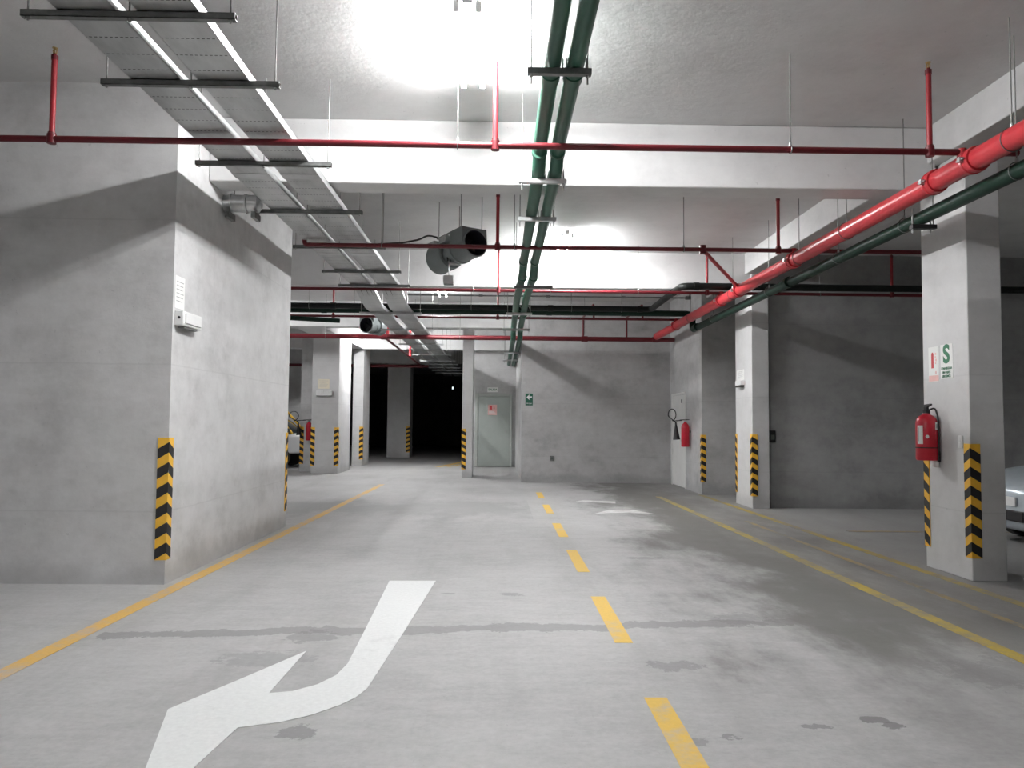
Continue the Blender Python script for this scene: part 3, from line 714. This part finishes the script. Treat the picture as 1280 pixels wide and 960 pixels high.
# emergency lamp on the left block (face looks +X; right as seen = +Y)
t = thing('emergency_lamp', 'white emergency lamp box near the corner of the left block', 'lamp', (-2.74, 6.72, 2.21))
MB().box(-2.74, -2.665, 6.535, 6.94, 2.15, 2.275).build('housing', 'white', t, bevel=.008)
MB().box(-2.668, -2.652, 6.57, 6.905, 2.17, 2.255).build('diffuser', 'white_metal', t, bevel=.005)
MB().box(-2.735, -2.68, 6.60, 6.88, 2.135, 2.152).build('under_shadow', 'strut', t)  # dark strip standing in for the shadow beneath the housing
MB().lathe((-2.70, 6.536, 2.215), (0, -1, 0), [(0, .012), (.006, .012), (.006, 0)], 10).build('test_button', 'blackp', t)
def notice(x0, x1, y0, y1, z0, z1, axis, lab, mat='paper'):
    """printed sheet; axis gives the outward normal"""
    t = thing('paper_notice', lab, 'notice', ((x0 + x1) / 2, (y0 + y1) / 2, z0))
    MB().box(x0, x1, y0, y1, z0, z1).build('sheet', mat, t)
    h = z1 - z0; m = MB()
    for k in range(6):
        za = z1 - h * (.16 + .12 * k); zc = za - h * .025
        f = .12 + .06 * (k % 3)
        if axis == '+x': m.box(x1, x1 + .0006, y0 + (y1 - y0) * .12, y1 - (y1 - y0) * f, zc, za)
        elif axis == '-x': m.box(x0 - .0006, x0, y0 + (y1 - y0) * f, y1 - (y1 - y0) * .12, zc, za)
        else: m.box(x0 + (x1 - x0) * .12, x1 - (x1 - x0) * f, y0 - .0006, y0, zc, za)
    m.build('print', 'ink', t)
notice(-2.7399, -2.7385, 6.535, 6.73, 2.30, 2.575, '+x', 'white printed sheet above the lamp box on the left block')
# far left pillar
notice(-4.74, -4.45, 20.3488, 20.3499, 2.21, 2.46, '-y', 'cream printed sheet on the far left pillar', 'paper_cream')
t = thing('emergency_lamp', 'grey emergency lamp on the far left pillar below the cream sheet', 'lamp', (-4.57, 20.3, 2.05))
MB().box(-4.78, -4.37, 20.27, 20.35, 2.03, 2.16).build('housing', 'white', t, bevel=.008)
m = MB()
for k in range(4): m.box(-4.74 + k * .09, -4.67 + k * .09, 20.255, 20.27, 2.07, 2.15)
m.build('diffuser', 'white_metal', t)
MB().box(-4.77, -4.38, 20.275, 20.345, 2.012, 2.03).build('under_shadow', 'strut', t)  # shadow below the lamp box built as a dark strip
# second right pillar
notice(4.1288, 4.1299, 13.02, 13.42, 2.12, 2.30, '-x', 'printed sheet on the second right pillar')
t = thing('emergency_lamp', 'small emergency lamp below the sheet on the second right pillar', 'lamp', (4.1, 13.15, 2.05))
MB().box(4.06, 4.13, 12.98, 13.30, 2.03, 2.11).build('housing', 'white', t, bevel=.006)
MB().box(4.065, 4.125, 13.0, 13.28, 2.0, 2.03).build('under_shadow', 'blackr', t)  # black strip in place of the shadow under this lamp
# signs on the nearest right pillar (face looks towards -X)
XS = 4.13
t = thing('fire_sign', 'faded red and white extinguisher sign left of the S sign', 'sign', (XS, 7.30, 1.79))
MB().box(XS - .003, XS, 7.22, 7.395, 1.785, 2.12).build('plate', 'paper', t)
MB().box(XS - .004, XS - .003, 7.225, 7.39, 1.79, 1.845).build('print', 'sign_pink', t)
m = MB(); e = XS - .0045
m.prism([(e, 7.345, 1.915), (e, 7.345, 2.045), (e, 7.338, 2.062), (e, 7.330, 2.067), (e, 7.322, 2.067), (e, 7.314, 2.062), (e, 7.307, 2.045), (e, 7.307, 1.915)], (.0015, 0, 0))
m.build('pictogram', 'sign_red', t)
for k, (yy, zz, h) in enumerate(((7.27, 2.05, .02), (7.275, 2.02, .015), (7.265, 1.99, .022), (7.272, 1.96, .014), (7.27, 1.87, .03))): MB().box(XS - .0045, XS - .003, yy - .009, yy + .009, zz - h / 2, zz + h / 2).build('print', 'sign_pink', t)
t = thing('safety_sign', 'white safe zone sign with a large green S', 'sign', (XS, 7.09, 1.80))
MB().box(XS - .003, XS, 6.995, 7.19, 1.805, 2.125).build('plate', 'paper', t)
pl = lambda y0, z0: (lambda u, v, w: (XS - .0045 - w, y0 - u, z0 + v))
text_mesh('lettering', 'S', .235, pl(7.093, 2.025), t, 'sign_greenx', bold=.008)
text_mesh('lettering', 'ZONA SEGURA', .030, pl(7.093, 1.898), t, 'sign_greenx', bold=.001, sx=.85)
text_mesh('lettering', 'EN CASOS', .030, pl(7.093, 1.860), t, 'sign_greenx', bold=.001, sx=.9)
text_mesh('lettering', 'DE SISMOS', .030, pl(7.093, 1.825), t, 'sign_greenx', bold=.001, sx=.9)
t = thing('light_switch', 'small white switch plate beside the near chevron guard', 'switch', (XS, 6.95, 1.2))
MB().box(XS - .012, XS, 6.90, 6.965, 1.165, 1.275).build('plate', 'white', t, bevel=.004)
MB().box(XS - .017, XS - .012, 6.918, 6.947, 1.222, 1.255).build('rocker', 'white', t, bevel=.002)
MB().box(XS - .017, XS - .012, 6.918, 6.947, 1.18, 1.213).build('rocker', 'white', t, bevel=.002)
# arrow sign on the back wall
yb_ = 17.9
t = thing('exit_sign', 'green sign with a white arrow on the back wall', 'sign', (.685, yb_, 1.76))
MB().box(.60, .77, yb_ - .004, yb_, 1.765, 2.04).build('plate', 'sign_green', t)
f = yb_ - .0055
MB().prism([(.625, f, 1.955), (.69, f, 2.02), (.69, f, 1.975), (.75, f, 1.975), (.75, f, 1.937), (.69, f, 1.937), (.69, f, 1.89)], (0, .0015, 0)).build('arrow', 'white', t)
text_mesh('lettering', 'SALIDA', .042, lambda u, v, w: (.685 + u, f - w, 1.81 + v), t, 'white', sx=.95)
# exit sign over the grey door
yd = 24.15
t = thing('exit_sign', 'white exit sign with green letters above the grey door', 'sign', (-.21, yd, 2.3))
MB().box(-.375, -.045, yd - .012, yd, 2.315, 2.465).build('plate', 'paper', t, bevel=.003)
text_mesh('lettering', 'SALIDA', .088, lambda u, v, w: (-.21 + u, yd - .0135 - w, 2.39 + v), t, 'sign_greenx', sx=.95, bold=.002)
# grey door
d = thing('door_1', 'grey-green metal door at the end of the recess', 'door', (-.18, yd, 0)); d['kind'] = 'structure'
m = MB(); m.box(-.75, -.665, yd - .07, yd, 0, 2.27); m.box(.325, .40, yd - .07, yd, 0, 2.27); m.box(-.665, .325, yd - .07, yd, 2.18, 2.27)
m.build('door_frame', 'door_frame', d, bevel=.005)
MB().box(-.66, .32, yd - .045, yd - .004, .015, 2.175).build('door_leaf', 'door_grey', d, bevel=.004)
MB().box(-.655, .315, yd - .048, yd - .045, .02, .2).build('kick_plate', 'door_grey', d)
h = MB(); h.lathe((.2, yd - .045, 1.08), (0, -1, 0), [(0, .03), (.012, .03), (.014, .012), (.05, .012), (.055, .026), (.085, .026), (.09, 0)], 16)
h.build('handle', 'chrome', d)
t = thing('door_sign', 'pale red warning sheet on the grey door', 'sign', (-.21, yd - .046, 1.6))
MB().box(-.355, -.075, yd - .0475, yd - .0455, 1.60, 1.92).build('sheet', 'sign_pink', t)
MB().box(-.30, -.225, yd - .049, yd - .0475, 1.77, 1.89).build('pictogram', 'sign_red', t)
MB().box(-.18, -.15, yd - .049, yd - .0475, 1.79, 1.86).build('pictogram', 'sign_red', t)
m = MB()
for k in range(3): m.box(-.33, -.10 - .03 * k, yd - .049, yd - .0475, 1.635 + k * .035, 1.65 + k * .035)
m.build('print', 'paper', t)
# white door in the right wall, face looks towards -X
d = thing('door_2', 'white metal door in the side face beside the back wall', 'door', (3.95, 17, 0)); d['kind'] = 'structure'
m = MB(); m.box(3.925, 3.95, 16.33, 16.38, 0, 2.05); m.box(3.925, 3.95, 17.60, 17.65, 0, 2.05); m.box(3.925, 3.95, 16.38, 17.60, 2.0, 2.05)
m.build('door_frame', 'door_white', d, bevel=.004)
MB().box(3.935, 3.949, 16.385, 17.595, .02, 1.995).build('door_leaf', 'door_white', d, bevel=.003)
MB().lathe((3.935, 16.47, 1.02), (-1, 0, 0), [(0, .028), (.01, .028), (.012, .012), (.04, .012), (.045, .025), (.07, .025), (.075, 0)], 14).build('handle', 'chrome', d)
MB().box(3.931, 3.935, 16.66, 16.74, 1.82, 1.90).build('door_plate', 'strut', d)
# small dark outlet on back wall
t = thing('wall_socket', 'small dark socket low on the back wall', 'socket', (1.22, yb_, .5))
MB().box(1.17, 1.27, yb_ - .02, yb_, .50, .61).build('plate', 'strut', t, bevel=.005)
MB().lathe((1.22, yb_ - .02, .555), (0, -1, 0), [(0, .03), (.004, .03), (.004, 0)], 14).build('socket_face', 'inkdark', t)
t = thing('wall_socket', 'small black box on the bay wall beside the second right pillar', 'socket', (4.49, 12.74, 1.1))
MB().box(4.44, 4.54, 12.69, 12.74, 1.08, 1.27).build('plate', 'blackp', t, bevel=.008)
MB().box(4.46, 4.52, 12.68, 12.69, 1.12, 1.2).build('socket_face', 'inkdark', t)
# lamp in the dark passage
t = thing('emergency_lamp', 'tiny lit lamp deep in the dark passage', 'lamp', (-2.17, 36, 2.95))
MB().box(-2.22, -2.12, 36, 36.08, 2.88, 3.04).build('housing', 'white', t, bevel=.01)
MB().box(-2.19, -2.15, 35.985, 36, 2.91, 3.01).build('diffuser', 'emerg', t)
MB().tube([(-2.17, 36.04, 3.05), (-2.17, 36.04, CEIL)], .01, 6).build('rod', 'strut', t)

# ------------------------------------------------------------------ extinguishers
t = thing('fire_extinguisher', 'large red extinguisher hung on the nearest right pillar', 'fire extinguisher', (4.02, 7.28, 1.03))
cx, cy, z0 = 4.032, 7.28, 1.035
MB().lathe((cx, cy, z0), (0, 0, 1), [(0, 0), (0, .088), (.012, .096), (.35, .096), (.39, .088), (.42, .062), (.435, .035), (.45, .03)], 32).build('cylinder', 'ext_red', t)
MB().lathe((cx, cy, z0 + .115), (0, 0, 1), [(0, .097), (.0, .0985), (.01, .0985), (.01, .097)], 32).build('band', 'blackp', t)
m = MB(); m.lathe((cx, cy, z0 + .445), (0, 0, 1), [(0, .034), (.03, .034), (.035, .022), (.06, .022), (.06, 0)], 16)
m.build('valve', 'blackp', t)
m = MB(); m.prism([(cx - .012, cy + .02, z0 + .49), (cx - .012, cy - .08, z0 + .52), (cx - .012, cy - .085, z0 + .535), (cx - .012, cy + .02, z0 + .53)], (.024, 0, 0)); m.build('handle', 'blackp', t, bevel=.002)
MB().tube([(cx + .01, cy - .02, z0 + .475), (cx + .06, cy - .04, z0 + .50), (cx + .075, cy - .072, z0 + .40), (cx + .072, cy - .075, z0 + .2), (cx + .072, cy - .075, z0 + .05)], .008, 10, fillet=.05).build('hose', 'blackp', t)
MB().lathe((cx + .072, cy - .075, z0 - .01), (0, 0, 1), [(0, .014), (.10, .010)], 10).build('nozzle', 'blackp', t)
def wrap(cx, cy, r, a0, a1, za, zc, mat, name, par, n=8):
    m = MB()
    for k in range(n):
        A, B = radians(a0 + (a1 - a0) * k / n), radians(a0 + (a1 - a0) * (k + 1) / n)
        p = lambda a, z: (cx + r * cos(a), cy + r * sin(a), z)
        m.poly([p(A, za), p(B, za), p(B, zc), p(A, zc)])
    return m.build(name, mat, par)
# label angles: facing the viewer (-Y, a bit to -X)
wrap(cx, cy, .0968, 188, 222, z0 + .155, z0 + .33, 'paper', 'label_sticker', t)
wrap(cx, cy, .0972, 193, 200, z0 + .18, z0 + .31, 'ink', 'print', t)
wrap(cx, cy, .0968, 290, 318, z0 + .29, z0 + .36, 'paper', 'label_sticker', t)
wrap(cx, cy, .0972, 294, 314, z0 + .305, z0 + .345, 'ink', 'print', t)
m = MB()
ring = [(radians(244 + 9 * cos(2 * pi * k / 16)), z0 + .225 + .017 * sin(2 * pi * k / 16)) for k in range(16)]
m.poly([(cx + .0972 * cos(a), cy + .0972 * sin(a), z) for a, z in ring]); m.build('round_sticker', 'paper', t)
m = MB(); m.box(4.09, 4.13, cy - .04, cy + .04, z0 + .36, z0 + .42); m.build('wall_bracket', 'galv', t)
m = MB(); m.lathe((4.10, cy - .03, 1.03), (0, 0, 1), [(-.06, 0), (-.06, .03), (0, .03), (0, 0)], 14); m.build('foot_rest', 'white', t)

def co2(cx, cy, z0, s, lab, wx):
    """red gas extinguisher with a looped hose and black horn at its left (s = horn offset direction)"""
    t = thing('fire_extinguisher', lab, 'fire extinguisher', (cx, cy, z0))
    MB().lathe((cx, cy, z0), (0, 0, 1), [(0, 0), (0, .078), (.012, .084), (.40, .084), (.45, .07), (.49, .035), (.51, .025)], 24).build('cylinder', 'ext_red', t)
    MB().lathe((cx, cy, z0 + .5), (0, 0, 1), [(0, .026), (.05, .026), (.055, 0)], 12).build('valve', 'chrome', t)
    sx, sy = s
    MB().tube([(cx - sx * .12, cy - sy * .12, z0 + .56), (cx + sx * .16, cy + sy * .16, z0 + .55)], .010, 8).build('handle', 'blackp', t)
    pts = [(cx + sx * .1, cy + sy * .1, z0 + .545), (cx + sx * .34, cy + sy * .34, z0 + .53)]
    for k in range(10):
        a = -pi / 2 - 2 * pi * k / 11.5
        q = .42 + .13 * cos(a); pts.append((cx + sx * q, cy + sy * q, z0 + .66 + .125 * sin(a)))
    pts += [(cx + sx * .30, cy + sy * .30, z0 + .5)]
    MB().tube(pts, .011, 8, fillet=.04).build('hose', 'blackp', t)
    MB().lathe((cx + sx * .30, cy + sy * .30, z0 + .5), (sx * -.08, sy * -.08, -1), [(0, .018), (.05, .02), (.36, .075), (.36, .06), (.05, 0)], 18).build('horn', 'blackp', t)
    MB().box(*wx, z0 + .28, z0 + .33).build('wall_bracket', 'strut', t)
    return t
co2(3.84, 15.98, .90, (-.45, .9), 'red gas extinguisher with black horn beside the white door', (3.85, 3.95, 15.95, 16.01))
co2(-5.13, 21.08, .84, (-1, .0), 'red gas extinguisher with looped hose beside the far left pillar', (-5.16, -5.10, 21.08, 21.2))

for o in list(COL.objects):
    if o.parent is None and (o.name in ('fire_sign', 'safety_sign', 'light_switch') or (o.name.startswith('fire_ext') and o.location.x > 4)):
        o.location += Vector((.04, .06 if o.name != 'light_switch' else .02, 0))

# ------------------------------------------------------------------ vehicles
def loft(stations, mat, name, parent, mx, sub=2):
    """stations: (x, list of (halfwidth, z)) from bottom centre to top centre; mx maps (x, y, z) to world"""
    m = MB(); rings = []
    for x, pr in stations:
        ring = [(x, y, z) for y, z in pr] + [(x, -y, z) for y, z in reversed(pr) if y > 1e-6]
        rings.append([m.b.verts.new(mx(*p)) for p in ring])
    for A, B in zip(rings, rings[1:]):
        n = len(A)
        for k in range(n):
            f = m.b.faces.new((A[k], A[(k + 1) % n], B[(k + 1) % n], B[k])); f.smooth = True
    m.b.faces.new(rings[0][::-1]); m.b.faces.new(rings[-1])
    for f in m.b.faces: f.smooth = True
    return m.build(name, mat, parent, subsurf=sub, sharp=False)
def wheel(t, mx, x, y, r, w):
    s = 1 if y > 0 else -1
    c = Vector(mx(x, y, r)); ax = Vector(mx(x, y + s, r)) - c
    o = MB().lathe(c - ax.normalized() * w / 2, ax, [(0, 0), (0, r * .62), (.01, r * .93), (.03, r), (w - .03, r), (w - .01, r * .93), (w, r * .64)], 28).build('wheel', 'tyre', t)
    MB().lathe(c + ax.normalized() * (w / 2 - .03), ax, [(0, r * .64), (.028, r * .64), (.02, r * .55), (.005, r * .2), (.02, r * .12), (.02, 0)], 28).build('rim', 'chrome', o)
# silver hatchback, nose towards -X, behind the nearest right pillar
ox, oy = 5.80, 8.9
mx = lambda x, y, z: (ox + x, oy + y, z)
t = thing('car', 'pale silver car nosing out behind the nearest right pillar', 'car', (ox + 2, oy, 0))
def sec(zb, zt, w, zs=None, wt=None):
    zm = (zb + zt) / 2
    return [(0, zb), (w * .9, zb), (w, zb + .08), (w * 1.02, zm), (w * .98, zt - .06), (wt or w * .86, zt), (0, zt + .015)]
loft([(0.0, sec(.30, .62, .50)), (.05, sec(.20, .72, .66)), (.20, sec(.16, .80, .80)), (.55, sec(.16, .88, .85)), (1.1, sec(.16, .95, .87)), (1.5, sec(.16, .98, .87)),
      (2.6, sec(.16, 1.0, .87)), (3.5, sec(.18, 1.0, .86)), (3.95, sec(.22, .96, .80)), (4.08, sec(.32, .85, .65))], 'car_silver', 'body', t, mx)
def cab(w0, z0, w1, z1): return [(0, z0), (w0, z0), (w0, z0 + .02), ((w0 + w1) / 2, (z0 + z1) / 2), (w1, z1 - .04), (w1 * .85, z1), (0, z1 + .02)]
loft([(1.05, cab(.74, .90, .70, .94)), (1.25, cab(.78, .92, .70, 1.08)), (1.85, cab(.80, .94, .62, 1.44)), (2.6, cab(.80, .94, .62, 1.48)), (3.3, cab(.80, .94, .61, 1.42)), (3.8, cab(.76, .94, .64, 1.08)), (3.9, cab(.74, .92, .66, .96))], 'glass', 'windows', t, mx)
loft([(1.78, cab(.64, 1.42, .60, 1.455)), (2.2, cab(.65, 1.43, .61, 1.49)), (2.8, cab(.65, 1.43, .61, 1.49)), (3.35, cab(.63, 1.39, .58, 1.43))], 'car_silver', 'roof', t, mx, 1)
for s in (-1, 1):
    loft([(.06, [(0 + s * 0, .60), (.0, .60), (.0, .60), (.0, .66), (0, .70), (0, .72), (0, .72)])], 'lampglass', 'headlight', t, mx, 0) if False else \
        MB().prism([mx(.045, s * .44, .60), mx(.09, s * .66, .62), mx(.30, s * .79, .72), mx(.30, s * .76, .78), mx(.12, s * .60, .72), mx(.045, s * .46, .68)], (-.025, 0, .012)).build('headlight', 'lampglass', t, bevel=.005)
    MB().obox(mx(1.45, s * .93, 1.0), (.1, .16, .11)).build('mirror', 'car_silver', t, bevel=.025)
    for x in (.78, 3.35): wheel(t, mx, x, s * .79, .30, .19)
MB().box(ox - .012, ox + .03, oy - .36, oy + .36, .30, .42).build('grille', 'blackp', t, bevel=.01)
MB().box(ox - .02, ox + .0, oy - .25, oy + .25, .47, .57).build('number_plate', 'white', t)
# white pickup, nose towards +X, partly hidden by the left block
ox2, oy2 = -5.56, 23.3
mx2 = lambda x, y, z: (ox2 - x, oy2 + y, z)
t = thing('pickup_truck', 'white pickup half hidden behind the left block', 'truck', (ox2 - 2, oy2, 0))
def bx(zb, zt, w): return [(0, zb), (w * .96, zb), (w, zb + .04), (w, (zb + zt) / 2), (w, zt - .05), (w * .95, zt), (0, zt + .01)]
loft([(0, bx(.46, .92, .76)), (.03, bx(.44, .97, .80)), (.25, bx(.42, .99, .84)), (1.0, bx(.40, 1.02, .85)), (1.3, bx(.40, 1.04, .85)), (2.6, bx(.40, 1.04, .85)), (2.66, bx(.40, 1.04, .85)), (4.4, bx(.42, 1.04, .85)), (4.45, bx(.44, 1.02, .83))], 'car_white', 'body', t, mx2)
loft([(.42, cab(.76, .96, .72, 1.0)), (.5, cab(.78, .98, .72, 1.1)), (1.05, cab(.80, 1.0, .66, 1.66)), (2.2, cab(.80, 1.0, .66, 1.70)), (2.5, cab(.80, 1.0, .66, 1.66)), (2.58, cab(.78, 1.0, .68, 1.1))], 'glass', 'windows', t, mx2, 1)
loft([(.98, cab(.69, 1.63, .64, 1.68)), (1.5, cab(.70, 1.66, .65, 1.72)), (2.2, cab(.70, 1.66, .65, 1.72)), (2.52, cab(.69, 1.62, .64, 1.67))], 'car_white', 'roof', t, mx2, 1)
for s in (-1, 1):
    MB().tube([mx2(.40, s * .79, 1.0), mx2(.98, s * .70, 1.66)], .035, 8).build('windscreen_pillar', 'taxi', t)
    MB().obox(mx2(.50, s * .93, 1.07), (.10, .2, .16)).build('mirror', 'blackp', t, bevel=.02)
    MB().obox(mx2(-.005, s * .62, .82), (.03, .24, .14)).build('headlight', 'lampglass', t, bevel=.01)
    for x in (.8, 3.6): wheel(t, mx2, x, s * .77, .34, .2)
MB().obox(mx2(.0, 0, .40), (.16, 1.62, .14)).build('bumper', 'blackp', t, bevel=.02)
MB().obox(mx2(-.005, 0, .76), (.02, .9, .18)).build('grille', 'blackp', t, bevel=.005)

# ------------------------------------------------------------------ world, camera, view
w = bpy.data.worlds.new('World'); sc.world = w; w.use_nodes = True
w.node_tree.nodes['Background'].inputs[0].default_value = (.02, .02, .02, 1)
w.node_tree.nodes['Background'].inputs[1].default_value = .1

F = 970.0; roll = .009; vpx, vpy = 624, 529
yaw = p = 0.0
def basis(yaw, p):
    f = Vector((sin(yaw) * cos(p), cos(yaw) * cos(p), sin(p))); r = Vector((cos(yaw), -sin(yaw), 0)); u = r.cross(f)
    return cos(roll) * r + sin(roll) * u, -sin(roll) * r + cos(roll) * u, f
for _ in range(20):
    r, u, f = basis(yaw, p)
    yaw += ((640 + F * r.y / f.y) - vpx) / F; p += (vpy - (480 - F * u.y / f.y)) / F
r, u, f = basis(yaw, p)
cam = bpy.data.cameras.new('Camera'); co = bpy.data.objects.new('Camera', cam); COL.objects.link(co)
Mx = Matrix((r, u, -f)).transposed().to_4x4(); Mx.translation = (0, 0, 1.35)
co.matrix_world = Mx
cam.sensor_fit = 'HORIZONTAL'; cam.sensor_width = 36; cam.lens = F / 1280 * 36; cam.clip_end = 200
sc.camera = co
sc.view_settings.view_transform = 'Standard'; sc.view_settings.look = 'None'
sc.view_settings.gamma = 1; sc.view_settings.use_curve_mapping = False
sc.view_settings.exposure = 1.27
